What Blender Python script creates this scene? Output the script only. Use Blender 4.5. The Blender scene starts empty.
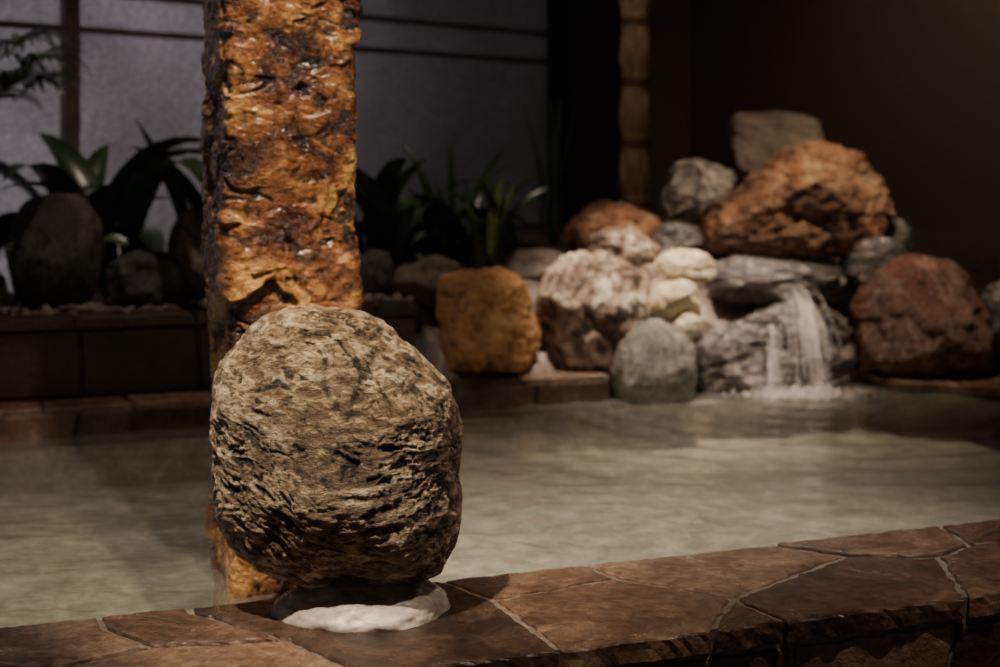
import bpy, bmesh, math, random
from mathutils import Vector, Matrix, noise
scene = bpy.context.scene
COL = scene.collection
V = Vector
UA = V((0.942, 0.335, 0)).normalized()      # direction along the pool edges
NA = V((-UA.y, UA.x, 0))                    # across the pool, away from viewer
O1 = V((-0.091, 2.304, 0))                  # inner line of front coping
O2 = V((-0.15, 4.16, 0))                    # front line of the far ledge
WD = V((0.936, 1.0, 0)).normalized(); WN = V((WD.y, -WD.x, 0))   # window wall direction / into-room normal
PW = V((0.242, 7.0, 0))

# ------------------------------------------------------------------ helpers
def obj_from_bm(bm, name, mat=None, smooth=True):
    me = bpy.data.meshes.new(name)
    bm.to_mesh(me); bm.free()
    if smooth:
        for p in me.polygons: p.use_smooth = True
    ob = bpy.data.objects.new(name, me)
    COL.objects.link(ob)
    if mat: me.materials.append(mat)
    return ob

def new_mat(name):
    m = bpy.data.materials.new(name); m.use_nodes = True
    nt = m.node_tree; nt.nodes.clear()
    out = nt.nodes.new('ShaderNodeOutputMaterial')
    b = nt.nodes.new('ShaderNodeBsdfPrincipled')
    nt.links.new(b.outputs[0], out.inputs[0])
    return m, nt, b, out

def N(nt, t, **kw):
    n = nt.nodes.new(t)
    for k, v in kw.items():
        if k in n.inputs: n.inputs[k].default_value = v
        else: setattr(n, k, v)
    return n

def ramp(nt, stops):
    r = nt.nodes.new('ShaderNodeValToRGB')
    e = r.color_ramp.elements
    while len(e) < len(stops): e.new(0.5)
    for i, (p, c) in enumerate(stops):
        e[i].position = p
        e[i].color = (c[0], c[1], c[2], 1) if hasattr(c, '__len__') else (c, c, c, 1)
    return r

def mixc(nt, fac, a, b, blend='MIX'):
    m = nt.nodes.new('ShaderNodeMix'); m.data_type = 'RGBA'; m.blend_type = blend
    for idx, s in ((0, fac), (6, a), (7, b)):
        if isinstance(s, bpy.types.NodeSocket): nt.links.new(s, m.inputs[idx])
        elif idx == 0: m.inputs[0].default_value = s
        else: m.inputs[idx].default_value = (s[0], s[1], s[2], 1)
    return m.outputs[2]

def rock_mat(name, dark, mid, light, scale=6, rough=(0.4, 0.75), bump=0.9, stretch=(1, 1, 1), rot=(0, 0, 0),
             vein=None, cav=0.5, fine=60, contrast=1.0, bdist=0.014, speck=0.8, coat=0.0, patch=None):
    m, nt, b, out = new_mat(name)
    tc = N(nt, 'ShaderNodeTexCoord')
    mp = N(nt, 'ShaderNodeMapping'); mp.inputs['Scale'].default_value = stretch; mp.inputs['Rotation'].default_value = rot
    nt.links.new(tc.outputs['Object'], mp.inputs[0])
    n1 = N(nt, 'ShaderNodeTexNoise', Scale=scale, Detail=9, Roughness=0.65, Distortion=0.6)
    nt.links.new(mp.outputs[0], n1.inputs['Vector'])
    h = 0.16 / contrast
    r1 = ramp(nt, [(0.5 - h, dark), (0.5, mid), (0.5 + h, light)])
    nt.links.new(n1.outputs[0], r1.inputs[0])
    n2 = N(nt, 'ShaderNodeTexNoise', Scale=fine, Detail=6, Roughness=0.7)
    nt.links.new(mp.outputs[0], n2.inputs['Vector'])
    r2 = ramp(nt, [(0.3, 0.45), (0.55, 1.0), (0.75, 1.35)])
    nt.links.new(n2.outputs[0], r2.inputs[0])
    c = mixc(nt, speck, r1.outputs[0], r2.outputs[0], 'MULTIPLY')
    if patch:
        pn = N(nt, 'ShaderNodeTexNoise', Scale=patch[0], Detail=5, Roughness=0.6, Distortion=0.8)
        nt.links.new(mp.outputs[0], pn.inputs['Vector'])
        rp = ramp(nt, [(0.44, 0.0), (0.56, 1.0)]); nt.links.new(pn.outputs[0], rp.inputs[0])
        cp = mixc(nt, 1.0, c, patch[1], 'MULTIPLY')
        c = mixc(nt, rp.outputs[0], c, cp)
    if vein:
        vn = N(nt, 'ShaderNodeTexNoise', Scale=scale * 0.7, Detail=6, Roughness=0.55, Distortion=1.5)
        nt.links.new(mp.outputs[0], vn.inputs['Vector'])
        rv = ramp(nt, [(0.485, 0.0), (0.5, 0.8), (0.52, 0.0)])
        nt.links.new(vn.outputs[0], rv.inputs[0])
        c = mixc(nt, rv.outputs[0], c, vein)
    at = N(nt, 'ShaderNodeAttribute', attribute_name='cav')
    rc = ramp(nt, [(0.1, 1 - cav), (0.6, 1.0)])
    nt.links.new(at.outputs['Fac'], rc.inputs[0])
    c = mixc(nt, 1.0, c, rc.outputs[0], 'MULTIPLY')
    nt.links.new(c, b.inputs['Base Color'])
    rr = ramp(nt, [(0.35, rough[0]), (0.65, rough[1])])
    nt.links.new(n2.outputs[0], rr.inputs[0]); nt.links.new(rr.outputs[0], b.inputs['Roughness'])
    add = N(nt, 'ShaderNodeMath', operation='ADD')
    nt.links.new(n1.outputs[0], add.inputs[0]); nt.links.new(n2.outputs[0], add.inputs[1])
    bp = N(nt, 'ShaderNodeBump', Strength=bump, Distance=bdist)
    nt.links.new(add.outputs[0], bp.inputs['Height']); nt.links.new(bp.outputs[0], b.inputs['Normal'])
    if coat:
        b.inputs['Coat Weight'].default_value = coat; b.inputs['Coat Roughness'].default_value = 0.1
        bp2 = N(nt, 'ShaderNodeBump', Strength=0.5, Distance=bdist)
        nt.links.new(n1.outputs[0], bp2.inputs['Height']); nt.links.new(bp2.outputs[0], b.inputs['Coat Normal'])
    return m

def simple_mat(name, c1, c2, scale=20, rough=0.6, bump=0.2, stretch=(1, 1, 1), bdist=0.005, **kw):
    m, nt, b, out = new_mat(name)
    tc = N(nt, 'ShaderNodeTexCoord')
    mp = N(nt, 'ShaderNodeMapping'); mp.inputs['Scale'].default_value = stretch
    nt.links.new(tc.outputs['Object'], mp.inputs[0])
    n1 = N(nt, 'ShaderNodeTexNoise', Scale=scale, Detail=6, Roughness=0.6)
    nt.links.new(mp.outputs[0], n1.inputs['Vector'])
    r = ramp(nt, [(0.35, c1), (0.65, c2)]); nt.links.new(n1.outputs[0], r.inputs[0])
    nt.links.new(r.outputs[0], b.inputs['Base Color'])
    b.inputs['Roughness'].default_value = rough
    bp = N(nt, 'ShaderNodeBump', Strength=bump, Distance=bdist)
    nt.links.new(n1.outputs[0], bp.inputs['Height']); nt.links.new(bp.outputs[0], b.inputs['Normal'])
    for k, v in kw.items(): b.inputs[k].default_value = v
    return m

def write_cav(ob, vals):
    a = ob.data.attributes.new('cav', 'FLOAT', 'POINT')
    a.data.foreach_set('value', vals)

def smoothcav(d, lo, hi): return max(0.0, min(1.0, (d - lo) / (hi - lo)))

def facet(p, k=0.9, soft=0.05):
    """broken-stone facets: random offset and tilt per voronoi cell; returns (height, edge closeness)"""
    d, pts = noise.voronoi(p)
    c = V(pts[0])
    g = noise.noise_vector(c * 7.7 + V((3, 3, 3)))
    h = noise.noise(c * 5.3) * 1.4 + g.dot(p - c) * k
    e = (d[1] - d[0])
    if e < soft:
        c1 = V(pts[1]); g1 = noise.noise_vector(c1 * 7.7 + V((3, 3, 3)))
        h1 = noise.noise(c1 * 5.3) * 1.4 + g1.dot(p - c1) * k
        w = 0.5 * (1 - e / soft)
        h = h * (1 - w) + h1 * w
    return h, max(0.0, 1 - e * 9)

OCACHE = {}
def interp_outline(pts, th):
    A = OCACHE.get(id(pts))
    if A is None:
        A = sorted((math.atan2(z, x), math.hypot(x, z)) for x, z in pts)
        A = [(A[-1][0] - 2 * math.pi, A[-1][1])] + A + [(A[0][0] + 2 * math.pi, A[0][1])]
        OCACHE[id(pts)] = A
    for i in range(len(A) - 1):
        if A[i][0] <= th <= A[i + 1][0]:
            t = (th - A[i][0]) / max(1e-6, A[i + 1][0] - A[i][0])
            return A[i][1] * (1 - t) + A[i + 1][1] * t
    return A[0][1]

def rock(name, c, r, mat, seed=0, sub=6, e=2.5, cuts=7, amp=0.09, rough_amp=0.02, outline=None, freq=1.6, strata=0.0, cutr=None, fac=0.03, ffreq=2.6, yaw=0, faces=()):
    rnd = random.Random(seed)
    if cutr is None: cutr = (0.9, 1.15) if outline else (0.72, 0.95)
    off = V((seed * 7.31, seed * 3.17, seed * 1.7))
    planes = [(V(n).normalized(), dd) for n, dd in faces]
    for _ in range(cuts):
        n = V((rnd.gauss(0, 1), rnd.gauss(0, 1), rnd.gauss(0, 1))).normalized()
        planes.append((n, rnd.uniform(*cutr)))
    bm = bmesh.new(); bmesh.ops.create_icosphere(bm, subdivisions=sub, radius=1)
    pos = []; cav = []
    for v in bm.verts:
        d = v.co.normalized()
        if outline:
            th = math.atan2(d.z, d.x)
            rho = math.hypot(d.x, d.z)
            R = interp_outline(outline, th)
            q = rho ** 0.7
            p = V((math.cos(th) * q * R, math.copysign(abs(d.y) ** 0.8, d.y), math.sin(th) * q * R))
        else:
            s = (abs(d.x) ** e + abs(d.y) ** e + abs(d.z) ** e) ** (-1 / e)
            p = d * s
        for n, dd in planes:
            k = p.dot(n) - dd
            if k > 0: p = p - n * k * 0.9
        big = noise.fractal(p * freq + off, 1.0, 2.0, 3)
        fine = noise.fractal(p * freq * 5 + off, 0.8, 2.1, 5)
        st = 0
        if strata:
            w = noise.noise(p * 2 + off) * 0.35
            st = noise.noise(V((p.x * 1.5, p.y * 1.5, (p.z + w) * 14)) + off) * strata
        f, ed = facet(p * ffreq + noise.noise_vector(p * 3 + off) * 0.25 + off)
        disp = amp * big + rough_amp * fine + st + fac * f - ed * fac * 0.2
        p = p + d * disp
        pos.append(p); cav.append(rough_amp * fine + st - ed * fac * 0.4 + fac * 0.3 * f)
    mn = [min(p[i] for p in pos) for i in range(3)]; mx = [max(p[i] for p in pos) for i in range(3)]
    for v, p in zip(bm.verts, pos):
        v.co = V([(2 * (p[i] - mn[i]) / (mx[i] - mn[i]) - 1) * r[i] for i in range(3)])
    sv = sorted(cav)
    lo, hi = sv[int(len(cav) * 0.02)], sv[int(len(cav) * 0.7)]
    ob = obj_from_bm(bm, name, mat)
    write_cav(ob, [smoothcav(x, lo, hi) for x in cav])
    ob.location = c
    ob.rotation_euler[2] = yaw
    return ob

def box(name, corners4, z0, z1, mat):
    bm = bmesh.new()
    lo = [bm.verts.new((c[0], c[1], z0)) for c in corners4]
    hi = [bm.verts.new((c[0], c[1], z1)) for c in corners4]
    n = len(lo)
    bm.faces.new(lo[::-1]); bm.faces.new(hi)
    for i in range(n):
        bm.faces.new((lo[i], lo[(i + 1) % n], hi[(i + 1) % n], hi[i]))
    bmesh.ops.recalc_face_normals(bm, faces=bm.faces)
    return obj_from_bm(bm, name, mat, smooth=False)

def strip(O, s0, s1, t0, t1):
    return [O + UA * s0 + NA * t0, O + UA * s1 + NA * t0, O + UA * s1 + NA * t1, O + UA * s0 + NA * t1]

def slabs(name, polys, fmap, top, bottom, mat, gap=0.004, bevel=0.004, jit=0.003, seed=1):
    """irregular stone slabs. polys in 2D, fmap(a,b,h)->world"""
    rnd = random.Random(seed); bm = bmesh.new(); tint = []
    for poly in polys:
        area = sum(poly[i][0] * poly[(i + 1) % len(poly)][1] - poly[(i + 1) % len(poly)][0] * poly[i][1] for i in range(len(poly)))
        if area < 0: poly = poly[::-1]
        n = len(poly); ins = []
        for i in range(n):
            p0, p1, p2 = V(poly[i - 1]), V(poly[i]), V(poly[(i + 1) % n])
            e1 = (p1 - p0).normalized(); e2 = (p2 - p1).normalized()
            n1 = V((-e1.y, e1.x)); n2 = V((-e2.y, e2.x))
            bis = (n1 + n2); bis = bis / max(0.35, bis.length_squared / 2)
            ins.append((p1, bis))
        dh = rnd.uniform(-0.0015, 0.0015)
        base0 = [p + b * gap for p, b in ins]
        counts = [max(2, int((base0[(i + 1) % n] - base0[i]).length / 0.012)) for i in range(n)]
        def ring2(g, h, jj=1.0):
            base = [p + b * g for p, b in ins]; out = []
            for i in range(n):
                a, b = base[i], base[(i + 1) % n]
                for j in range(counts[i]):
                    q = a.lerp(b, j / counts[i])
                    q0 = base0[i].lerp(base0[(i + 1) % n], j / counts[i])
                    w = noise.noise_vector(V((q0.x * 28, q0.y * 28, seed * 3.1 + 5))) * jit
                    w2 = noise.noise_vector(V((q0.x * 90, q0.y * 90, seed + h * 90))) * jit * 0.8 * jj
                    out.append(bm.verts.new(fmap(q.x + w.x + w2.x, q.y + w.y + w2.y, h)))
            return out
        rings = [ring2(gap, bottom), ring2(gap, (top + bottom) / 2), ring2(gap, top + dh - bevel), ring2(gap + bevel * 0.4, top + dh - bevel * 0.3), ring2(gap + bevel * 1.5, top + dh)]
        t = rnd.random()
        for ra, rb in zip(rings[:-1], rings[1:]):
            m = len(ra)
            for i in range(m):
                bm.faces.new((ra[i], ra[(i + 1) % m], rb[(i + 1) % m], rb[i]))
        bm.faces.new(rings[-1])
        tint += [t] * (5 * len(rings[0]))
    bmesh.ops.recalc_face_normals(bm, faces=bm.faces)
    ob = obj_from_bm(bm, name, mat, smooth=False)
    a = ob.data.attributes.new('tint', 'FLOAT', 'POINT'); a.data.foreach_set('value', tint)
    return ob

def slab_mat(name, a, b_, c_, rough=0.35, bump=0.5):
    m, nt, b, out = new_mat(name)
    tc = N(nt, 'ShaderNodeTexCoord')
    at = N(nt, 'ShaderNodeAttribute', attribute_name='tint')
    n1 = N(nt, 'ShaderNodeTexNoise', Scale=7, Detail=10, Roughness=0.7, Distortion=0.6)
    n2 = N(nt, 'ShaderNodeTexNoise', Scale=55, Detail=6, Roughness=0.7)
    for n in (n1, n2): nt.links.new(tc.outputs['Object'], n.inputs['Vector'])
    ad = N(nt, 'ShaderNodeMath', operation='MULTIPLY_ADD'); ad.inputs[1].default_value = 0.42
    nt.links.new(at.outputs['Fac'], ad.inputs[0]); nt.links.new(n1.outputs[0], ad.inputs[2])
    r = ramp(nt, [(0.44, a), (0.72, b_), (1.0, c_)]); nt.links.new(ad.outputs[0], r.inputs[0])
    r2 = ramp(nt, [(0.3, 0.5), (0.7, 1.3)]); nt.links.new(n2.outputs[0], r2.inputs[0])
    c = mixc(nt, 1.0, r.outputs[0], r2.outputs[0], 'MULTIPLY'); nt.links.new(c, b.inputs['Base Color'])
    rr = ramp(nt, [(0.35, rough * 0.6), (0.7, rough * 1.7)]); nt.links.new(n1.outputs[0], rr.inputs[0]); nt.links.new(rr.outputs[0], b.inputs['Roughness'])
    add = N(nt, 'ShaderNodeMath', operation='MULTIPLY_ADD'); add.inputs[1].default_value = 0.4
    nt.links.new(n2.outputs[0], add.inputs[0]); nt.links.new(n1.outputs[0], add.inputs[2])
    bp = N(nt, 'ShaderNodeBump', Strength=bump, Distance=0.014)
    nt.links.new(add.outputs[0], bp.inputs['Height']); nt.links.new(bp.outputs[0], b.inputs['Normal'])
    return m

def group(name, parts):
    emp = bpy.data.objects.new(name, None); COL.objects.link(emp)
    for o in parts: o.parent = emp
    return emp

# ------------------------------------------------------------------ materials
M_slab = slab_mat('wet_brown_flagstone', (0.032, 0.020, 0.015), (0.115, 0.068, 0.047), (0.29, 0.195, 0.135), 0.22, 0.6)
M_slab_dark = slab_mat('dark_wall_stone', (0.02, 0.013, 0.010), (0.055, 0.034, 0.026), (0.11, 0.07, 0.052), 0.4, 0.5)
M_grout = simple_mat('grey_mortar', (0.085, 0.065, 0.052), (0.19, 0.155, 0.125), 60, 0.7, 0.4)
M_grout_d = simple_mat('dark_mortar', (0.02, 0.015, 0.012), (0.05, 0.04, 0.035), 60, 0.7, 0.4)
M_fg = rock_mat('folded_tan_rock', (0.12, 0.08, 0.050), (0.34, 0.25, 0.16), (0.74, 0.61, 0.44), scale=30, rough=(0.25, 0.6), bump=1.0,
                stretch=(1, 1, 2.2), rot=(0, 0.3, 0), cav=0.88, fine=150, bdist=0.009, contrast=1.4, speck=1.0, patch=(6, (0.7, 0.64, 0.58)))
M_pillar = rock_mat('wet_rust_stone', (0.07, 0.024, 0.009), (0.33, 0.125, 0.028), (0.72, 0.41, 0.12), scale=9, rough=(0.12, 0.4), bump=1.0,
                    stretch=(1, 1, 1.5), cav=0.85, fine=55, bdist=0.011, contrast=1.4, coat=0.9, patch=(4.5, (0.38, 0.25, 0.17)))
M_orange = rock_mat('ochre_rock', (0.34, 0.15, 0.055), (0.57, 0.285, 0.105), (0.74, 0.46, 0.23), scale=7, cav=0.6, bump=0.8, speck=0.8, patch=(3, (0.85, 0.78, 0.7)))
M_pink = rock_mat('pink_beige_rock', (0.10, 0.06, 0.042), (0.38, 0.265, 0.19), (0.82, 0.69, 0.55), scale=10, rough=(0.2, 0.55), cav=0.8, contrast=1.6)
M_white = rock_mat('cream_rock', (0.46, 0.33, 0.18), (0.72, 0.60, 0.41), (0.88, 0.81, 0.64), scale=6, rough=(0.25, 0.6), cav=0.6)
M_green = rock_mat('grey_green_rock', (0.10, 0.10, 0.085), (0.20, 0.195, 0.165), (0.34, 0.33, 0.285), scale=7, rough=(0.2, 0.5), vein=(0.42, 0.39, 0.34), cav=0.4, speck=0.7)
M_grey = rock_mat('streaked_grey_rock', (0.035, 0.033, 0.033), (0.11, 0.10, 0.096), (0.36, 0.33, 0.31), scale=6, stretch=(1, 1, 3.5), rot=(0, 0.15, 0), rough=(0.08, 0.32), vein=(0.5, 0.45, 0.42), cav=0.6, coat=0.5)
M_rust = rock_mat('rust_boulder', (0.10, 0.04, 0.02), (0.31, 0.135, 0.06), (0.52, 0.31, 0.17), scale=6, rough=(0.2, 0.5), vein=(0.48, 0.31, 0.2), cav=0.7, speck=0.8, contrast=1.2, patch=(3, (0.68, 0.68, 0.7)))
M_red = rock_mat('red_brown_boulder', (0.065, 0.026, 0.018), (0.18, 0.068, 0.038), (0.30, 0.16, 0.10), scale=4, rough=(0.15, 0.4), vein=(0.3, 0.2, 0.15), cav=0.5, speck=0.6, patch=(3, (0.7, 0.8, 0.9)))
M_block = rock_mat('olive_grey_rock', (0.07, 0.053, 0.036), (0.14, 0.11, 0.078), (0.22, 0.18, 0.135), scale=4, cav=0.4, speck=0.5)
M_quartz = rock_mat('veined_grey_rock', (0.055, 0.047, 0.04), (0.18, 0.15, 0.13), (0.44, 0.38, 0.33), scale=10, vein=(0.5, 0.44, 0.38), cav=0.7, contrast=1.5)
M_dstone = rock_mat('dark_slate_rock', (0.045, 0.042, 0.038), (0.10, 0.093, 0.083), (0.18, 0.168, 0.15), scale=8, rough=(0.4, 0.7), cav=0.5)
M_bstone = rock_mat('brown_grey_rock', (0.09, 0.07, 0.055), (0.21, 0.165, 0.13), (0.36, 0.295, 0.245), scale=7, cav=0.5)
M_pad = rock_mat('pale_bedding_mortar', (0.27, 0.235, 0.21), (0.40, 0.355, 0.32), (0.54, 0.49, 0.45), scale=5, rough=(0.12, 0.32), cav=0.2, bump=0.3, speck=0.35, coat=0.5)
M_soil = simple_mat('planter_soil', (0.02, 0.014, 0.01), (0.06, 0.04, 0.03), 40, 0.9, 0.8, bdist=0.02)
M_mortar = simple_mat('pale_cement_bed', (0.15, 0.11, 0.09), (0.34, 0.27, 0.23), 18, 0.4, 0.6, bdist=0.02)
M_post = simple_mat('dark_timber', (0.012, 0.009, 0.008), (0.03, 0.021, 0.017), 8, 0.5, 0.2, stretch=(6, 6, 0.6))
M_rail = simple_mat('brown_window_frame', (0.13, 0.10, 0.085), (0.21, 0.165, 0.14), 12, 0.35, 0.1)
M_wall = simple_mat('dark_plaster', (0.10, 0.073, 0.062), (0.14, 0.104, 0.088), 160, 0.6, 0.5)
M_ceil = simple_mat('dark_ceiling', (0.03, 0.022, 0.018), (0.045, 0.033, 0.027), 30, 0.8, 0.1)
M_floor = slab_mat('bath_floor_stone', (0.03, 0.015, 0.01), (0.07, 0.035, 0.02), (0.12, 0.07, 0.045), 0.4, 0.4)
M_cane = simple_mat('dry_bamboo', (0.16, 0.10, 0.05), (0.38, 0.27, 0.14), 14, 0.5, 0.3, stretch=(8, 8, 1.2))
M_rope = simple_mat('dark_rope', (0.05, 0.025, 0.01), (0.14, 0.075, 0.03), 80, 0.8, 0.6)
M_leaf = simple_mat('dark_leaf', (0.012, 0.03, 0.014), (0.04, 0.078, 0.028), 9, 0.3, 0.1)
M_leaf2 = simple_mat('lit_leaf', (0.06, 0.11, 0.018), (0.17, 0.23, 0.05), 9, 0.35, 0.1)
M_trunk = simple_mat('palm_fibre', (0.03, 0.02, 0.012), (0.09, 0.06, 0.035), 40, 0.9, 0.8, stretch=(1, 1, 4))

# frosted glass
M_glass, nt, b, out = new_mat('frosted_glass')
tc = N(nt, 'ShaderNodeTexCoord')
nz = N(nt, 'ShaderNodeTexNoise', Scale=60, Detail=5, Roughness=0.85); nt.links.new(tc.outputs['Object'], nz.inputs['Vector'])
nz2 = N(nt, 'ShaderNodeTexNoise', Scale=1.4, Detail=3); nt.links.new(tc.outputs['Object'], nz2.inputs['Vector'])
b.inputs['Base Color'].default_value = (0.3, 0.28, 0.28, 1); b.inputs['Roughness'].default_value = 0.25
bp = N(nt, 'ShaderNodeBump', Strength=1.0, Distance=0.015); nt.links.new(nz.outputs[0], bp.inputs['Height']); nt.links.new(bp.outputs[0], b.inputs['Normal'])
tr = N(nt, 'ShaderNodeBsdfTranslucent'); r = ramp(nt, [(0.38, (0.30, 0.285, 0.295)), (0.66, (0.85, 0.82, 0.83))]); nt.links.new(nz.outputs[0], r.inputs[0])
r2 = ramp(nt, [(0.3, 0.7), (0.7, 1.0)]); nt.links.new(nz2.outputs[0], r2.inputs[0])
nt.links.new(mixc(nt, 1.0, r.outputs[0], r2.outputs[0], 'MULTIPLY'), tr.inputs[0])
mx = N(nt, 'ShaderNodeMixShader'); mx.inputs[0].default_value = 0.5
nt.links.new(b.outputs[0], mx.inputs[1]); nt.links.new(tr.outputs[0], mx.inputs[2]); nt.links.new(mx.outputs[0], out.inputs[0])

# see-through bath water (thin-surface model: fresnel gloss over tinted clear + faint haze)
M_water, nt, b, out = new_mat('clear_bath_water')
nt.nodes.remove(b)
tc = N(nt, 'ShaderNodeTexCoord')
mp = N(nt, 'ShaderNodeMapping'); mp.inputs['Rotation'].default_value = (0, 0, -0.2); mp.inputs['Scale'].default_value = (1.0, 2.6, 1)
nt.links.new(tc.outputs['Object'], mp.inputs[0])
n2 = N(nt, 'ShaderNodeTexNoise', Scale=9, Detail=3, Roughness=0.5, Distortion=0.8); nt.links.new(mp.outputs[0], n2.inputs['Vector'])
bp = N(nt, 'ShaderNodeBump', Strength=0.35, Distance=0.01); nt.links.new(n2.outputs[0], bp.inputs['Height'])
fr = N(nt, 'ShaderNodeFresnel', IOR=1.45); nt.links.new(bp.outputs[0], fr.inputs['Normal'])
gl = N(nt, 'ShaderNodeBsdfGlossy', Roughness=0.03); gl.inputs['Color'].default_value = (1, 1, 1, 1); nt.links.new(bp.outputs[0], gl.inputs['Normal'])
tp = N(nt, 'ShaderNodeBsdfTransparent'); tp.inputs[0].default_value = (0.82, 0.835, 0.78, 1)
df = N(nt, 'ShaderNodeBsdfDiffuse'); df.inputs[0].default_value = (0.42, 0.405, 0.34, 1)
m1 = N(nt, 'ShaderNodeMixShader'); m1.inputs[0].default_value = 0.16
nt.links.new(tp.outputs[0], m1.inputs[1]); nt.links.new(df.outputs[0], m1.inputs[2])
m2 = N(nt, 'ShaderNodeMixShader'); nt.links.new(fr.outputs[0], m2.inputs[0]); nt.links.new(m1.outputs[0], m2.inputs[1]); nt.links.new(gl.outputs[0], m2.inputs[2])
nt.links.new(m2.outputs[0], out.inputs[0])
M_pool = rock_mat('pool_bottom_stone', (0.25, 0.24, 0.20), (0.41, 0.395, 0.34), (0.64, 0.62, 0.55), scale=14, rough=(0.5, 0.7), bump=0.3, fine=60, cav=0.0, speck=0.7, contrast=1.0, patch=(2.0, (0.78, 0.78, 0.76)))

# falling water
def fallmat(name, a):
    m, nt, b, out = new_mat(name)
    b.inputs['Base Color'].default_value = (0.95, 0.92, 0.9, 1); b.inputs['Roughness'].default_value = 0.2
    tp = N(nt, 'ShaderNodeBsdfTransparent'); mx = N(nt, 'ShaderNodeMixShader'); mx.inputs[0].default_value = a
    nt.links.new(tp.outputs[0], mx.inputs[1]); nt.links.new(b.outputs[0], mx.inputs[2]); nt.links.new(mx.outputs[0], out.inputs[0])
    return m
M_fall = fallmat('falling_water', 0.27); M_foam = fallmat('foam', 0.4)

# ------------------------------------------------------------------ pool shell
PZ = -0.15     # pool bottom (bathing step depth)
def front_map(s, t, h): return O1 + UA * s - NA * t + V((0, 0, h))
T = 0.375
P = [
 [(-0.01,0),(0.25,0),(0.27,0.09),(0.04,0.13)],
 [(0.04,0.13),(0.27,0.09),(0.40,0.25),(0.29,T),(0.06,T)],
 [(0.40,0.25),(0.42,T),(0.29,T)],
 [(0.25,0),(0.62,0),(0.70,0.11),(0.40,0.25),(0.27,0.09)],
 [(0.70,0.11),(0.40,0.25),(0.42,T),(0.75,T),(0.85,0.17)],
 [(0.62,0),(0.98,0),(0.95,0.13),(0.85,0.17),(0.70,0.11)],
 [(0.85,0.17),(0.95,0.13),(1.15,0.2),(1.1,T),(0.75,T)],
 [(0.98,0),(1.3,0),(1.35,0.16),(1.15,0.2),(0.95,0.13)],
 [(1.15,0.2),(1.35,0.16),(1.6,0.22),(1.55,T),(1.1,T)],
 [(1.3,0),(1.75,0),(1.8,0.15),(1.6,0.22),(1.35,0.16)],
 [(1.6,0.22),(1.8,0.15),(2.2,0.17),(2.2,T),(1.55,T)],
 [(1.75,0),(2.2,0),(2.2,0.17),(1.8,0.15)],
 [(-0.01,0),(0.04,0.13),(0.06,T),(-0.23,T),(-0.3,0.2),(-0.42,0.03),(-0.42,0)],
 [(-0.42,0),(-0.42,0.03),(-0.3,0.2),(-0.49,0.16),(-0.55,0.05),(-0.55,0)],
 [(-0.49,0.16),(-0.3,0.2),(-0.23,T),(-0.5,T),(-0.62,0.2)],
 [(-0.55,0),(-0.55,0.05),(-0.49,0.16),(-0.62,0.2),(-0.85,0.12),(-0.8,0)],
 [(-0.62,0.2),(-0.5,T),(-0.85,T),(-0.85,0.12)],
 [(-0.8,0),(-0.85,0.12),(-1.2,0.18),(-1.15,0)],
 [(-0.85,0.12),(-0.85,T),(-1.25,T),(-1.2,0.18)],
 [(-1.15,0),(-1.2,0.18),(-1.25,T),(-1.8,T),(-1.8,0)],
]
cop = slabs('stone_coping', P, front_map, 0.07, 0.036, M_slab, gap=0.005, bevel=0.005, jit=0.006, seed=3)
curb = box('curb_mortar_body', strip(O1, -1.8, 2.2, -0.355, -0.006), -0.35, 0.0645, M_grout)
def riser_map(s, z, h): return O1 + UA * s - NA * (0.35 + h) + V((0, 0, z))
def tile_rows(s0, s1, zs, wmin, wmax, seed):
    rnd = random.Random(seed); out = []
    for i in range(len(zs) - 1):
        s = s0
        prev = 0
        while s < s1 - 0.02:
            e = s + rnd.uniform(wmin, wmax); sl = rnd.uniform(-0.02, 0.02)
            if e > s1 - 0.06: e = s1; sl = 0
            out.append([(s + prev, zs[i]), (e + sl, zs[i]), (e, zs[i + 1]), (s, zs[i + 1])])
            prev = sl; s = e
    return out
ris = slabs('riser_veneer', tile_rows(-1.8, 2.2, [-0.35, -0.13, 0.028], 0.13, 0.3, 5), riser_map, 0.012, -0.004, M_slab, gap=0.005, bevel=0.005, jit=0.004, seed=6)
group('pool_front_curb', (cop, curb, ris))

fl = box('floor', [(-5, -2.5), (5.5, -2.5), (5.5, 9), (-5, 9)], -0.45, -0.35, M_floor)
def setcav(o):
    a = o.data.attributes.new('cav', 'FLOAT', 'POINT'); a.data.foreach_set('value', [1.0] * len(o.data.vertices))
pb = box('pool_bottom', strip(O1, -1.8, 2.2, 0.0, 1.766), -0.349, PZ, M_pool); setcav(pb)

# water with real ripples
bm = bmesh.new()
nx, ny = 560, 320
W = 1.766
drop = [V((0.97, 4.38, 0)), V((0.20, 2.80, 0))]
grid = []
for j in range(ny + 1):
    row = []
    for i in range(nx + 1):
        s = -1.8 + 4.0 * i / nx; t = W * j / ny
        p = O1 + UA * s + NA * t
        z = 0
        d = (p - drop[0]).length; z += 0.0056 * math.sin(d * 44 + 1.5 * noise.noise(p * 3)) * math.exp(-d * 1.1)
        z += 0.003 * noise.noise(V((p.x * 26, p.y * 26, 7))) * math.exp(-d * 3.0)
        d = (p - drop[1]).length; z += 0.0038 * math.sin(d * 80) * math.exp(-d * 4.5)
        z += 0.0044 * noise.fractal(V((p.x * 2.6, p.y * 6.5, 0)), 1, 2, 2)
        z += 0.0012 * noise.noise(V((p.x * 9, p.y * 22, 3)))
        row.append(bm.verts.new((p.x, p.y, z)))
    grid.append(row)
for j in range(ny):
    for i in range(nx):
        bm.faces.new((grid[j][i], grid[j][i + 1], grid[j + 1][i + 1], grid[j + 1][i]))
water = obj_from_bm(bm, 'pool_water', M_water)

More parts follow.
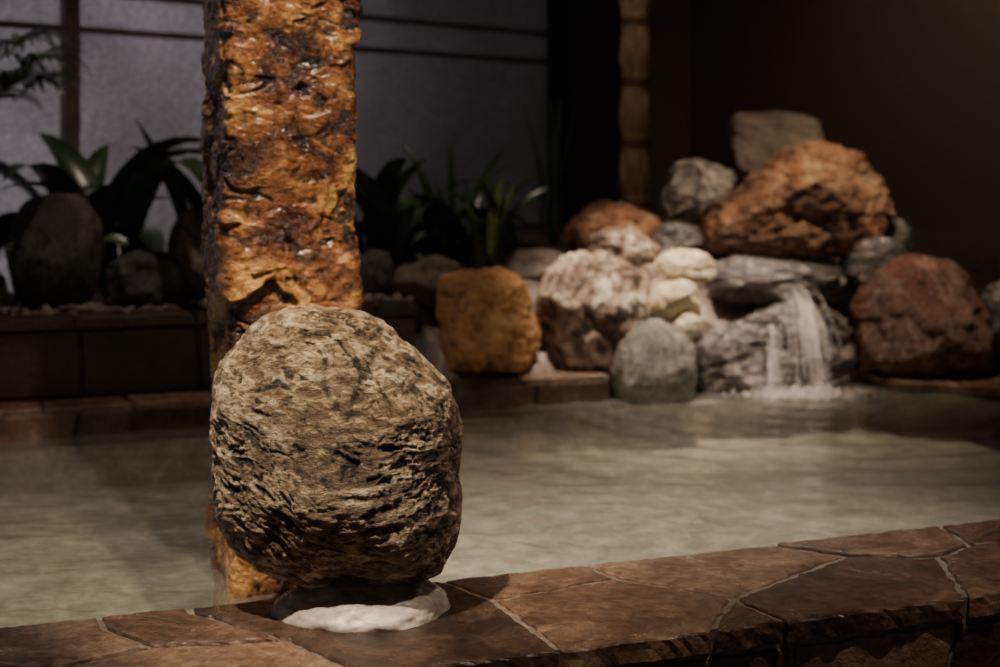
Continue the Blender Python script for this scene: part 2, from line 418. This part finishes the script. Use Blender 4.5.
# far ledge and planter edging
def ledge_face(s, z, h): return O2 + UA * s - NA * h + V((0, 0, z))
lb = box('ledge_submerged_body', strip(O2, -2.2, 2.4, -0.001, 0.25), -0.35, -0.03, M_pool); setcav(lb)
lb2 = box('ledge_upper_body', strip(O2, -2.2, 0.52, 0.0, 0.25), -0.03, 0.07, M_grout_d)
lf = slabs('ledge_face_stones', tile_rows(-2.2, 0.52, [-0.025, 0.066], 0.2, 0.4, 15), ledge_face, 0.012, -0.004, M_slab, gap=0.004, seed=9)
def ledge_top(s, t, h): return O2 + UA * s + NA * t + V((0, 0, h))
lt = slabs('ledge_top_stones', tile_rows(-2.2, 0.52, [-0.012, 0.13], 0.22, 0.4, 25), ledge_top, 0.08, 0.06, M_slab, gap=0.004, seed=11)
group('pool_far_ledge', (lb, lb2, lf, lt))

EE = -0.07
wb = box('planter_edging_body', strip(O2, -2.2, EE, 0.13, 0.24), 0.07, 0.285, M_grout_d)
def pw_face(s, z, h): return O2 + UA * s + NA * (0.13 - h) + V((0, 0, z))
wf = slabs('planter_edging_stones', tile_rows(-2.2, EE, [0.083, 0.275], 0.2, 0.36, 35), pw_face, 0.012, -0.004, M_slab_dark, gap=0.005, seed=13)
wc = slabs('planter_edging_cap', tile_rows(-2.2, EE, [0.10, 0.25], 0.25, 0.45, 45), ledge_top, 0.31, 0.28, M_slab_dark, gap=0.004, seed=14)
group('planter_edging', (wb, wf, wc))

# planter bed (soil), rising mound behind rocks, trimmed to the room
CNR = PW + WD * (0.896 * 1.37)
bm = bmesh.new(); g = []
for j in range(41):
    row = []
    for i in range(121):
        s = -2.2 + 4.8 * i / 120; t = 0.26 + 2.54 * j / 40
        p = O2 + UA * s + NA * t
        dw = (p - PW).dot(WN) - 0.05
        if dw < 0: p = p - WN * dw
        dw = -(p - CNR).dot(WD) - 0.02
        if dw < 0: p = p + WD * dw
        k = min(1, max(0, (s + 0.12) / 0.25))
        tt = min(1, (t - 0.2) / 0.75); zr = 0.06 + 0.36 * tt * tt * (3 - 2 * tt)
        z = 0.285 * (1 - k) + zr * k + 0.012 * noise.fractal(p * 6, 1, 2, 4)
        row.append(bm.verts.new((p.x, p.y, z)))
    g.append(row)
for j in range(40):
    for i in range(120): bm.faces.new((g[j][i], g[j][i + 1], g[j + 1][i + 1], g[j + 1][i]))
soil = obj_from_bm(bm, 'planter_soil_bed', M_soil)

# cement bed between the front rocks
bm = bmesh.new(); g = []
for j in range(31):
    row = []
    for i in range(141):
        s = -0.05 + 1.62 * i / 140; t0 = 0.06 + 0.06 * min(1, max(0, (s - 0.35) / 0.1)); t = t0 + (0.62 - t0) * j / 30
        p = O2 + UA * s + NA * t
        z = 0.085 + 0.30 * (t / 0.6) ** 1.2 + 0.02 * noise.fractal(p * 14, 1, 2, 4)
        edge = min(1, i / 6, (140 - i) / 6, j / 4)
        z = z * edge + (0.04 if s < 0.45 else -0.05) * (1 - edge)
        row.append(bm.verts.new((p.x, p.y, z)))
    g.append(row)
for j in range(30):
    for i in range(140): bm.faces.new((g[j][i], g[j][i + 1], g[j + 1][i + 1], g[j + 1][i]))
obj_from_bm(bm, 'cement_bed', M_mortar)
bm = bmesh.new(); rnd = random.Random(4)
for _ in range(420):
    s = rnd.uniform(-1.6, -0.05); t = rnd.uniform(0.2, 0.42)
    p = O2 + UA * s + NA * t
    M = Matrix.Translation((p.x, p.y, 0.312 + rnd.uniform(-0.012, 0.008))) @ Matrix.Rotation(rnd.uniform(0, 3), 4, 'Z') @ Matrix.Diagonal((rnd.uniform(0.008, 0.022), rnd.uniform(0.008, 0.016), rnd.uniform(0.005, 0.011), 1))
    bmesh.ops.create_icosphere(bm, subdivisions=2, radius=1, matrix=M)
obj_from_bm(bm, 'pale_gravel', simple_mat('gravel', (0.18, 0.14, 0.12), (0.36, 0.3, 0.265), 30, 0.7, 0.3))

# right-hand ledge jutting in under the red boulder
def rl(s, t, h): return V((s, t, h))
rlb = box('right_ledge_body', [(1.20, 4.72), (1.30, 4.49), (1.62, 4.38), (2.6, 4.1), (2.9, 5.6), (1.3, 5.2)], -0.3, 0.012, M_grout_d)
rls = slabs('right_ledge_slabs', [[(1.20, 4.74), (1.28, 4.50), (1.47, 4.42), (1.5, 4.75)], [(1.47, 4.42), (1.72, 4.34), (1.8, 4.7), (1.5, 4.75)], [(1.72, 4.34), (2.2, 4.2), (2.3, 4.7), (1.8, 4.7)]], rl, 0.032, 0.002, M_slab, gap=0.004, seed=21)
group('pool_side_ledge', (rlb, rls))

# ------------------------------------------------------------------ foreground rock
OUT = [(-92,114),(-70,131),(-47,140),(-15,139),(13,136),(40,124),(63,104),(92,84),(117,57),(123,25),(126,-5),(128,-40),(128,-72),(120,-104),(106,-128),
       (82,-139),(40,-140),(0,-140),(-47,-138),(-82,-128),(-101,-115),(-115,-85),(-123,-45),(-126,-10),(-125,25),(-124,65),(-113,94)]
bm = bmesh.new(); bmesh.ops.create_icosphere(bm, subdivisions=8, radius=1)
sc = 0.00156; cav = []
ax_a = V((0.95, 0.1, -0.28)).normalized(); ax_c = V((0.28, -0.1, 0.95)).normalized(); ax_d = ax_a.cross(ax_c)
for v in bm.verts:
    d = v.co.normalized()
    th = math.atan2(d.z, d.x); rho = math.hypot(d.x, d.z)
    R = interp_outline(OUT, th) * sc * 0.975; q = rho ** 0.8
    p = V((math.cos(th) * q * R, math.copysign(abs(d.y) ** 0.9, d.y) * 0.155, math.sin(th) * q * R))
    nrm = V((d.x, d.y * 1.2, d.z)).normalized()
    w = noise.noise_vector(p * 4.5 + V((3, 1, 9))) * 0.07 + noise.noise_vector(p * 15) * 0.014 + noise.noise_vector(p * 60) * 0.003
    q3 = p + w
    s1 = V((q3.dot(ax_a) * 15, q3.dot(ax_c) * 80, q3.dot(ax_d) * 32))
    r1 = 1 - abs(noise.noise(s1)) * 2.2
    r2 = 1 - abs(noise.noise(s1 * 2.1 + V((5, 5, 5)))) * 2.2
    mask = 0.85 + 0.5 * noise.noise(p * 9 + V((2, 9, 1)))
    big = noise.fractal(p * 11 + V((7, 2, 4)), 0.9, 2, 3)
    lump = noise.noise(V((q3.x * 22, q3.y * 22, q3.z * 34)))
    grain = noise.fractal(p * 100 + w * 60, 0.35, 2, 3)
    fold = abs(noise.noise(q3 * 12 + V((4, 4, 4))))
    crease = -max(0, 1 - fold * 9) * max(0, min(1, 0.2 + 2 * noise.noise(p * 10 + V((8, 1, 2)))))
    disp = 0.0085 * big + 0.0026 * lump + mask * (0.0026 * (r1 - 0.4) + 0.0014 * (r2 - 0.4)) + 0.0014 * grain + 0.0035 * crease
    v.co = p + nrm * disp
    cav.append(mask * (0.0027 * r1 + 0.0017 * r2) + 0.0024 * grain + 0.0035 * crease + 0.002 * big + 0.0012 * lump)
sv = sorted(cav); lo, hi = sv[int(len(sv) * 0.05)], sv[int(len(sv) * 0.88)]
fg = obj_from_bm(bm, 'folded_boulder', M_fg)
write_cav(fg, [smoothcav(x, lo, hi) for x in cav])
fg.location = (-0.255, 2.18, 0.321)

rock('bedding_mortar_mound', (-0.215, 2.160, 0.066), (0.139, 0.116, 0.056), M_pad, seed=5, e=2.0, cuts=0, amp=0.07, rough_amp=0.006, fac=0.0)

# ------------------------------------------------------------------ stone pillar
bm = bmesh.new(); per = 300
zs = []; z = PZ
while z < 1.15: zs.append(z); z += 0.0024 if z > -0.05 else 0.02
while z < 2.7: zs.append(z); z += 0.03
pc0 = V((-0.41, 2.581, 0)); cav = []; prev = None
for z in zs:
    ring = []
    lean = V((0.016, 0, 0)) * max(-1, (0.9 - z) / 0.9)
    grow = 1 + 0.06 * max(0, min(1, (1.1 - z)))
    for i in range(per):
        a = 2 * math.pi * i / per
        ca, sa = math.cos(a), math.sin(a); e = 10.0
        s = (abs(ca) ** e + abs(sa) ** e) ** (-1 / e)
        hx, hy = 0.119 * grow, 0.13
        nx_, ny_ = math.copysign(abs(ca) ** 4, ca) / hx, math.copysign(abs(sa) ** 4, sa) / hy
        nn = (UA * nx_ + NA * ny_).normalized()
        p = pc0 + lean + UA * (ca * s * hx) + NA * (sa * s * hy) + V((0, 0, z))
        q = p + noise.noise_vector(p * 16) * 0.014 + noise.noise_vector(p * 45) * 0.005
        f1, e1 = facet(V((q.x * 6.5, q.y * 6.5, q.z * 6)), 0.9, 0.03)
        f2, e2 = facet(V((q.x * 18, q.y * 18, q.z * 21)) + V((7, 7, 7)), 0.9, 0.06)
        big = noise.fractal(V((p.x * 4, p.y * 4, p.z * 2.5)), 1, 2, 2)
        fine = noise.fractal(q * 55, 0.5, 2, 4)
        rg = 1 - abs(noise.noise(V((q.x * 10, q.y * 10, q.z * 20)))) * 3
        pit = max(0, rg - 0.72) * max(0, noise.noise(p * 8 + V((1, 1, 1))) + 0.28)
        disp = 0.012 * f1 + 0.0056 * f2 + 0.006 * big + 0.0026 * fine - 0.030 * pit
        ring.append(bm.verts.new(p + nn * disp))
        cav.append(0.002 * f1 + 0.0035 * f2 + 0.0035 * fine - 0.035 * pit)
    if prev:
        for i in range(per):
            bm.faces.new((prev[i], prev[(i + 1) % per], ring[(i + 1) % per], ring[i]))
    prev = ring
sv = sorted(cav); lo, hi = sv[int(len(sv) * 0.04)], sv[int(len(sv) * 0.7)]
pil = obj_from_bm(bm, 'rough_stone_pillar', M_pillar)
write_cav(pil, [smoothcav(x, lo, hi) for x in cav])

# ------------------------------------------------------------------ rockery
O_orange = [(-1,0.35),(-0.97,0.86),(-0.4,1),(0.5,0.98),(0.74,0.74),(0.88,0.1),(1,-0.45),(0.78,-0.9),(0,-1),(-0.8,-1),(-0.88,-0.7),(-0.97,-0.2)]
O_big = [(-1,-0.55),(-0.85,-0.15),(-0.55,0.22),(-0.28,0.55),(-0.05,0.88),(0.25,1),(0.6,0.86),(0.82,0.5),(1,0.2),(0.98,-0.3),(0.88,-0.75),(0.5,-0.95),(0,-1),(-0.5,-0.95),(-0.9,-0.85)]
O_red = [(-1,-0.3),(-0.95,0.2),(-0.7,0.62),(-0.35,1),(0.12,1),(0.5,0.82),(0.85,0.35),(1,-0.2),(0.95,-0.9),(0.3,-1),(-0.6,-1),(-0.95,-0.8)]
O_blk = [(-1,-0.6),(-0.97,0.3),(-0.9,0.9),(-0.3,1),(0.4,0.97),(0.88,0.75),(1,0.3),(0.95,-0.6),(0.3,-1),(-0.6,-1)]
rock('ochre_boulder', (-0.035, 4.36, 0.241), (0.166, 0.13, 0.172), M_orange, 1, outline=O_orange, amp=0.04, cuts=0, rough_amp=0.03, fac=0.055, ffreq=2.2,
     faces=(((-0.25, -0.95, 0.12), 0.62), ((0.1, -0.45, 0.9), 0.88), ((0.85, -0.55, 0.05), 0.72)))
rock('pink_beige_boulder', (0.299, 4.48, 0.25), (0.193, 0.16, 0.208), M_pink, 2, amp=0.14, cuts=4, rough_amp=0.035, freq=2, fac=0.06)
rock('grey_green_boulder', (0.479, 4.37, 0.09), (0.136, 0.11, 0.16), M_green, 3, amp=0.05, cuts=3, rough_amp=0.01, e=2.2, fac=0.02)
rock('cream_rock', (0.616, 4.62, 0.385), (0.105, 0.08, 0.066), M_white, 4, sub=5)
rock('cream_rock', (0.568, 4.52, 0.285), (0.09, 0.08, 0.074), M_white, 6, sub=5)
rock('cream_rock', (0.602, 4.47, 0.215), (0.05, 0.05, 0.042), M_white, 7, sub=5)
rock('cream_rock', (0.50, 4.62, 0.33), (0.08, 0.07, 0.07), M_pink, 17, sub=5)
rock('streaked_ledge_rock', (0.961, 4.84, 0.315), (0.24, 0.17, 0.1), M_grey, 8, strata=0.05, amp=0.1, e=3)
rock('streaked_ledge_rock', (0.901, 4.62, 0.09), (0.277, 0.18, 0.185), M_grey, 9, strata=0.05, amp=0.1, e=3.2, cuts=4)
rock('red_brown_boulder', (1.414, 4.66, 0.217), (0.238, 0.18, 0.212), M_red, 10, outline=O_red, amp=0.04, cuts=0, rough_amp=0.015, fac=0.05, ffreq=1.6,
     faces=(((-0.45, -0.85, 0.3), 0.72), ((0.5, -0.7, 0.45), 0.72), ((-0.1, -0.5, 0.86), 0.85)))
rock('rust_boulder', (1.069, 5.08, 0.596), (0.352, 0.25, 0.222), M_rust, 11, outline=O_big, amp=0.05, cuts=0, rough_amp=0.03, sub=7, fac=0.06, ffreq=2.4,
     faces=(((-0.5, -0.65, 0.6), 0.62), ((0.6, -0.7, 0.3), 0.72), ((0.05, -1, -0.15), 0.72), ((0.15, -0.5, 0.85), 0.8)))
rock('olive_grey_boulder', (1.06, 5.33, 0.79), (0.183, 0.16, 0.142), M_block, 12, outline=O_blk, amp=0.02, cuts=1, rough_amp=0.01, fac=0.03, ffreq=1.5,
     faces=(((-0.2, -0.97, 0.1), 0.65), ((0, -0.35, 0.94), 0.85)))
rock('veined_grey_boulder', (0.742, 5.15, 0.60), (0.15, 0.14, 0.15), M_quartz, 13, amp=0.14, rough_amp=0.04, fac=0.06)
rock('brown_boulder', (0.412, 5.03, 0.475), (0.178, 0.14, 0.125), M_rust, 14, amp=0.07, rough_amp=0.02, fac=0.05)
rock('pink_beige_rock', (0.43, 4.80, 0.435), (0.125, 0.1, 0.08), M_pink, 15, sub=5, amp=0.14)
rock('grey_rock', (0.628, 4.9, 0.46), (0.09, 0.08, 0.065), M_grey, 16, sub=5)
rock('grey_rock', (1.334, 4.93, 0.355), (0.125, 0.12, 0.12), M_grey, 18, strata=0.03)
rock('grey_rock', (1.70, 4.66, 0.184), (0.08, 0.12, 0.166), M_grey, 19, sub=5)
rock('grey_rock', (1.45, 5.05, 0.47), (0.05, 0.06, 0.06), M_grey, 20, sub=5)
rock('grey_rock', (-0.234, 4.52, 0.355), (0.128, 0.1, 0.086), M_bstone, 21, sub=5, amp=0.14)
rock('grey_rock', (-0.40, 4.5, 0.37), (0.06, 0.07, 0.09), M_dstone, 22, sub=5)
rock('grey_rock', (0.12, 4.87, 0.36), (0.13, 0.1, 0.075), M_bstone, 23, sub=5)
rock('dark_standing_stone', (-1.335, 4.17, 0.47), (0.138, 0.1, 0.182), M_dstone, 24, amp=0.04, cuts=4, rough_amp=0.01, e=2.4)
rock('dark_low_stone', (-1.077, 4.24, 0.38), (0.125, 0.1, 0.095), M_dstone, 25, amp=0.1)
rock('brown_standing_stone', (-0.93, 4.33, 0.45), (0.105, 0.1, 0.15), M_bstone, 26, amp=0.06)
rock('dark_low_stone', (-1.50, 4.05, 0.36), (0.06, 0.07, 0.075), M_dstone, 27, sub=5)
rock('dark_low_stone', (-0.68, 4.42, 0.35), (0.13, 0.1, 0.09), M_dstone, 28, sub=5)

# ------------------------------------------------------------------ waterfall
bm = bmesh.new(); rnd = random.Random(77)
def tube(bm, pts, rad, seg=5):
    prev = None
    for i, p in enumerate(pts):
        r = rad * (0.5 + 0.5 * math.sin(math.pi * i / (len(pts) - 1))) * rnd.uniform(0.7, 1.3)
        ring = [bm.verts.new(p + V((math.cos(2 * math.pi * k / seg) * r, math.sin(2 * math.pi * k / seg) * r * 0.5, 0))) for k in range(seg)]
        if prev:
            for k in range(seg): bm.faces.new((prev[k], prev[(k + 1) % seg], ring[(k + 1) % seg], ring[k]))
        prev = ring
def stream(x0, x1, y0, y1, z0, z1, rad):
    pts = []; n = 14
    for i in range(n + 1):
        t = i / n
        pts.append(V((x0 + (x1 - x0) * t ** 1.3 + rnd.gauss(0, 0.0008), y0 + (y1 - y0) * math.sqrt(t), z0 + (z1 - z0) * (t ** 1.5))))
    tube(bm, pts, rad)
for _ in range(38):
    x0 = rnd.gauss(0.99, 0.024); stream(x0, x0 + rnd.gauss(0.028, 0.018), rnd.uniform(4.64, 4.70), rnd.uniform(4.385, 4.43), rnd.uniform(0.28, 0.335), rnd.choice([0, 0, 0.05, 0.12]), rnd.uniform(0.0007, 0.0032))
for _ in range(34):
    x0 = rnd.uniform(0.86, 1.07); stream(x0, x0 + rnd.gauss(0.0, 0.012), rnd.uniform(4.44, 4.50), rnd.uniform(4.385, 4.43), rnd.uniform(0.06, 0.24), 0, rnd.uniform(0.0005, 0.0014))
for _ in range(22):
    x0 = rnd.gauss(0.868, 0.012); stream(x0, x0 + rnd.gauss(-0.01, 0.008), 4.46, rnd.uniform(4.39, 4.42), rnd.uniform(0.1, 0.22), rnd.choice([0, 0.04]), rnd.uniform(0.0008, 0.0026))
ws = obj_from_bm(bm, 'streams', M_fall)
bm = bmesh.new()
for _ in range(1000):
    cx = rnd.choice([1.01, 1.01, 0.94, 0.86]); a = rnd.uniform(0, 6.28); rr = abs(rnd.gauss(0, 0.055))
    M = Matrix.Translation((cx + math.cos(a) * rr * 1.6, 4.385 + math.sin(a) * rr * 0.7 - 0.015, abs(rnd.gauss(0, 0.022)) * math.exp(-rr * 6) + 0.002)) @ Matrix.Diagonal((rnd.uniform(0.001, 0.005), rnd.uniform(0.001, 0.005), rnd.uniform(0.001, 0.004), 1))
    bmesh.ops.create_icosphere(bm, subdivisions=1, radius=1, matrix=M)
sp = obj_from_bm(bm, 'splash_foam', M_foam)
group('waterfall', (ws, sp))

# ------------------------------------------------------------------ plants
def leaf(bm, base, az, length, width, tilt, bend, seg=14, twist=0.0):
    """tilt: initial angle from vertical; bend: total added angle"""
    p = V(base); hd = V((math.cos(az), math.sin(az), 0)); side = V((-hd.y, hd.x, 0))
    prev = None
    for i in range(seg + 1):
        t = i / seg; ang = tilt + bend * t ** 1.4
        d = hd * math.sin(ang) + V((0, 0, 1)) * math.cos(ang)
        up = V((0, 0, 1)) * math.sin(ang) - hd * math.cos(ang)
        w = width * (math.sin(math.pi * min(1, t * 0.93 + 0.07)) ** 0.75 if t < 0.999 else 0.02) * (0.18 + 0.82 * min(1, t * 3))
        sd = side * math.cos(twist * t) + up * math.sin(twist * t)
        ring = [bm.verts.new(p - sd * w / 2 + up * w * 0.16), bm.verts.new(p - sd * w / 4 + up * w * 0.04), bm.verts.new(p), bm.verts.new(p + sd * w / 4 + up * w * 0.04), bm.verts.new(p + sd * w / 2 + up * w * 0.16)]
        if prev:
            for k in range(4): bm.faces.new((prev[k], prev[k + 1], ring[k + 1], ring[k]))
        prev = ring; p = p + d * (length / seg)

def plant(name, base, n, L, Wd, seed, mat, tilt=(0.1, 0.6), bend=(0.6, 1.8), spread=0.08, az=None, extra=()):
    bm = bmesh.new(); rnd = random.Random(seed)
    for _ in range(n):
        a = rnd.uniform(0, 6.283) if az is None else rnd.uniform(*az)
        b0 = V(base) + V((rnd.gauss(0, spread), rnd.gauss(0, spread * 0.6), 0))
        leaf(bm, b0, a, rnd.uniform(*L), rnd.uniform(*Wd), rnd.uniform(*tilt), rnd.uniform(*bend), twist=rnd.uniform(-0.8, 0.8))
    for x in extra: leaf(bm, *x)
    return obj_from_bm(bm, name, mat)
B1 = (-1.27, 4.42, 0.30)
plant('broadleaf_plant', B1, 6, (0.45, 0.7), (0.08, 0.12), 3, M_leaf, bend=(1.0, 2.2), extra=(
    (B1, math.radians(-25), 1.02, 0.13, 0.05, 2.75), ((-1.32, 4.42, 0.3), math.radians(-5), 0.98, 0.13, 0.08, 2.8), ((-1.33, 4.4, 0.3), math.radians(-100), 0.75, 0.12, 0.05, 2.2),
    ((-1.2, 4.45, 0.3), math.radians(-50), 0.9, 0.12, 0.1, 2.6), ((-1.34, 4.42, 0.3), math.radians(190), 0.85, 0.12, 0.25, 1.6), ((-1.36, 4.4, 0.3), math.radians(-160), 0.8, 0.11, 0.1, 2.2)))
plant('broadleaf_plant', (-1.55, 4.32, 0.28), 6, (0.45, 0.7), (0.08, 0.12), 4, M_leaf, bend=(1.0, 2.2), az=(-2.0, 0.6))
plant('broadleaf_plant', (-0.93, 4.55, 0.28), 8, (0.45, 0.66), (0.07, 0.11), 5, M_leaf, tilt=(0.02, 0.35), bend=(0.2, 1.2))
plant('broadleaf_plant', (-0.40, 4.85, 0.28), 18, (0.45, 0.72), (0.05, 0.09), 6, M_leaf, tilt=(0.05, 0.5), bend=(0.6, 2.0))
plant('broadleaf_plant', (-0.16, 4.95, 0.28), 20, (0.4, 0.66), (0.045, 0.075), 7, M_leaf, tilt=(0.05, 0.5), bend=(0.4, 1.8), spread=0.12)
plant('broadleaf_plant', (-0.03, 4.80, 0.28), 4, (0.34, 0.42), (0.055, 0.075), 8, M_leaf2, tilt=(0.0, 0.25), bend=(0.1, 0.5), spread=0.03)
plant('tall_grass', (0.20, 5.3, 0.3), 14, (0.5, 0.72), (0.012, 0.022), 9, M_leaf, tilt=(0, 0.12), bend=(0.05, 0.3), spread=0.025)
plant('tall_grass', (-0.17, 5.0, 0.28), 2, (0.58, 0.63), (0.018, 0.026), 19, M_leaf, tilt=(0, 0.08), bend=(0.02, 0.2), spread=0.02)

# fan palm beyond the left edge, fronds reaching in
bm = bmesh.new(); rnd = random.Random(12)
prev = None; base = V((-1.62, 4.22, 0.25))
for i in range(28):
    z = i * 0.025; r = 0.028 + 0.007 * (i % 3)
    ring = [bm.verts.new(base + V((math.cos(k * 0.785) * r, math.sin(k * 0.785) * r, z))) for k in range(8)]
    if prev:
        for k in range(8): bm.faces.new((prev[k], prev[(k + 1) % 8], ring[(k + 1) % 8], ring[k]))
    prev = ring
trunk = obj_from_bm(bm, 'trunk', M_trunk)
bm = bmesh.new()
for f in range(13):
    az0 = f * 0.483 + rnd.uniform(-0.1, 0.1)
    dev = abs((az0 - 2.39 + math.pi) % (2 * math.pi) - math.pi)
    if dev < 1.25: continue
    hub = base + V((math.cos(az0) * 0.17, math.sin(az0) * 0.17, 0.70 + rnd.uniform(-0.1, 0.16)))
    top = base + V((0, 0, 0.64)); pts = [top.lerp(hub, i / 6) + V((0, 0, 0.04 * math.sin(math.pi * i / 6))) for i in range(7)]
    prev = None
    for p in pts:
        ring = [bm.verts.new(p + V((0, math.cos(k * 1.57) * 0.005, math.sin(k * 1.57) * 0.005))) for k in range(4)]
        if prev:
            for k in range(4): bm.faces.new((prev[k], prev[(k + 1) % 4], ring[(k + 1) % 4], ring[k]))
        prev = ring
    for k in range(19):
        leaf(bm, hub, az0 + (k - 9) * 0.16, rnd.uniform(0.18, 0.25), 0.021, 0.8 + 0.03 * abs(k - 9), rnd.uniform(1.0, 2.0), seg=8)
fr_ = obj_from_bm(bm, 'fronds', M_leaf)
group('fan_palm', (trunk, fr_))

# ------------------------------------------------------------------ bamboo bundle column
bm = bmesh.new(); bc = V((0.545, 5.6, 0)); rnd = random.Random(31)
nodes = [0.32 + 0.245 * i for i in range(11)]
for k in range(16):
    a = 2 * math.pi * k / 16; rr0 = 0.043
    prev = None; z = 0.25
    while z < 2.7:
        dz = min(abs(z - n) for n in nodes)
        rr = rr0 + 0.007 * min(1, dz / 0.1) + 0.002 * math.sin(z * 31 + k * 2.1)
        rc = 0.0105 + 0.0015 * (math.sin(z * 40 + k * 5) > 0.9)
        c = bc + V((math.cos(a) * rr, math.sin(a) * rr, z))
        ring = [bm.verts.new(c + V((math.cos(j * 1.047) * rc, math.sin(j * 1.047) * rc, 0))) for j in range(6)]
        if prev:
            for j in range(6): bm.faces.new((prev[j], prev[(j + 1) % 6], ring[(j + 1) % 6], ring[j]))
        prev = ring; z += 0.02
for n in nodes:
    for _ in range(60):
        a = rnd.uniform(0, 6.283)
        leaf(bm, bc + V((math.cos(a) * 0.05, math.sin(a) * 0.05, n + 0.01)), a, rnd.uniform(0.05, 0.12), 0.007, rnd.uniform(0.02, 0.3), rnd.uniform(-0.1, 0.3), seg=4)
canes = obj_from_bm(bm, 'canes', M_cane)
bm = bmesh.new()
for n in nodes:
    for q in (-0.010, 0, 0.010):
        prev = None
        for i in range(33):
            a = 2 * math.pi * i / 32; c = bc + V((math.cos(a) * 0.054, math.sin(a) * 0.054, n + q)); hd = V((math.cos(a), math.sin(a), 0))
            ring = [bm.verts.new(c + hd * math.cos(j * 1.047) * 0.0055 + V((0, 0, math.sin(j * 1.047) * 0.0055))) for j in range(6)]
            if prev:
                for j in range(6): bm.faces.new((prev[j], prev[(j + 1) % 6], ring[(j + 1) % 6], ring[j]))
            prev = ring
ropes = obj_from_bm(bm, 'rope_bindings', M_rope)
group('bamboo_bundle_column', (canes, ropes))

# ------------------------------------------------------------------ room shell
def wq(q0, q1, d0, d1): return [PW + WD * q0 + WN * d0, PW + WD * q1 + WN * d0, PW + WD * q1 + WN * d1, PW + WD * q0 + WN * d1]
parts = [box('glass_pane', wq(-4.6, 0.0, -0.012, 0.0), 0.0, 2.7, M_glass)]
for nm, a, b2, w in (('rail_low', -4.6, 0, 1.22), ('rail_high', -4.6, 0, 1.36), ('rail_bottom', -4.6, 0, 0.2)):
    parts.append(box(nm, wq(a, b2, 0.0, 0.035), w - 0.012, w + 0.012, M_rail))
for q in (-1.57, -2.66, -3.8):
    parts.append(box('mullion', wq(q - 0.03, q + 0.03, 0.0, 0.04), 0.0, 2.7, M_rail))
group('window_1', parts)
box('timber_post', wq(0.0, 0.585, 0.002, 0.14), 0.0, 2.7, M_post)
box('wall_back', wq(0.0, 0.896 * 1.37 + 0.1, -0.1, 0.0), -0.35, 2.7, M_wall)
box('wall_right', [CNR, CNR + WN * 5.5, CNR + WN * 5.5 + WD * 0.1, CNR + WD * 0.1], -0.35, 2.7, M_wall)
box('ceiling', [(-5, -2.5), (5.5, -2.5), (5.5, 9), (-5, 9)], 2.7, 2.8, M_ceil)

# ------------------------------------------------------------------ lights
def spot(name, loc, target, power, color, size=60, blend=0.6, rad=0.03):
    l = bpy.data.lights.new(name, 'SPOT'); l.energy = power; l.color = color
    l.spot_size = math.radians(size); l.spot_blend = blend; l.shadow_soft_size = rad
    o = bpy.data.objects.new(name, l); COL.objects.link(o); o.location = loc
    o.rotation_euler = (V(target) - V(loc)).to_track_quat('-Z', 'Y').to_euler()
    return o
warm = (1.0, 0.80, 0.57); soft = (1.0, 0.81, 0.62); pale = (1.0, 0.88, 0.73)
spot('downlight_pillar', (0.10, 1.35, 2.6), (-0.36, 2.45, 0.95), 360, warm, 34, 0.8)
spot('downlight_boulder', (-0.66, 1.2, 2.6), (-0.27, 2.15, 0.36), 560, warm, 23, 0.9)
spot('downlight_rockery', (0.44, 3.98, 2.6), (0.52, 4.5, 0.25), 620, soft, 30, 1.0)
spot('downlight_rockery.001', (1.15, 4.22, 2.6), (1.08, 4.85, 0.35), 260, warm, 46, 1.0)
spot('downlight_pool', (0.50, 3.3, 2.6), (0.42, 3.15, 0.0), 400, pale, 44, 1.0)
spot('downlight_pool.001', (-1.0, 2.8, 2.6), (-0.95, 2.8, 0.0), 115, pale, 56, 1.0)
spot('downlight_walkway', (0.9, 1.6, 2.6), (0.65, 2.3, 0.0), 170, warm, 56, 1.0)
spot('downlight_bamboo', (0.35, 4.9, 2.6), (0.545, 5.6, 1.0), 36, warm, 40, 1.0)
spot('planter_fill', (-0.8, 3.9, 2.6), (-0.65, 4.7, 0.4), 62, soft, 75, 1.0)  # added fill light, lifts the left stones and plants
spot('wall_wash_fill', (2.1, 5.4, 2.6), (2.3, 6.6, 0.6), 42, warm, 110, 1.0)  # added wash so the dark right wall stays visible
al = bpy.data.lights.new('glass_backlight_fill', 'AREA'); al.energy = 100; al.color = (0.98, 0.94, 1.0); al.shape = 'RECTANGLE'; al.size = 3.6; al.size_y = 1.6  # unseen area light added behind the window to brighten the frosted glass
ao = bpy.data.objects.new('glass_backlight_fill', al); COL.objects.link(ao)
ao.location = PW + WD * -3.3 - WN * 1.2 + V((0, 0, 0.75))
ao.rotation_euler = WN.to_track_quat('-Z', 'Z').to_euler()

w = bpy.data.worlds.new('night'); scene.world = w; w.use_nodes = True
w.node_tree.nodes['Background'].inputs[0].default_value = (0.6, 0.52, 0.48, 1)
w.node_tree.nodes['Background'].inputs[1].default_value = 0.13

# ------------------------------------------------------------------ camera
cam = bpy.data.cameras.new('camera'); co = bpy.data.objects.new('camera', cam); COL.objects.link(co)
co.location = (0, 0, 0.78); co.rotation_euler = (math.pi / 2, 0, 0)
cam.lens = 50; cam.sensor_width = 36; cam.shift_y = -0.1835; cam.clip_end = 60
cam.dof.use_dof = True; cam.dof.focus_distance = 2.1; cam.dof.aperture_fstop = 3.0
scene.camera = co
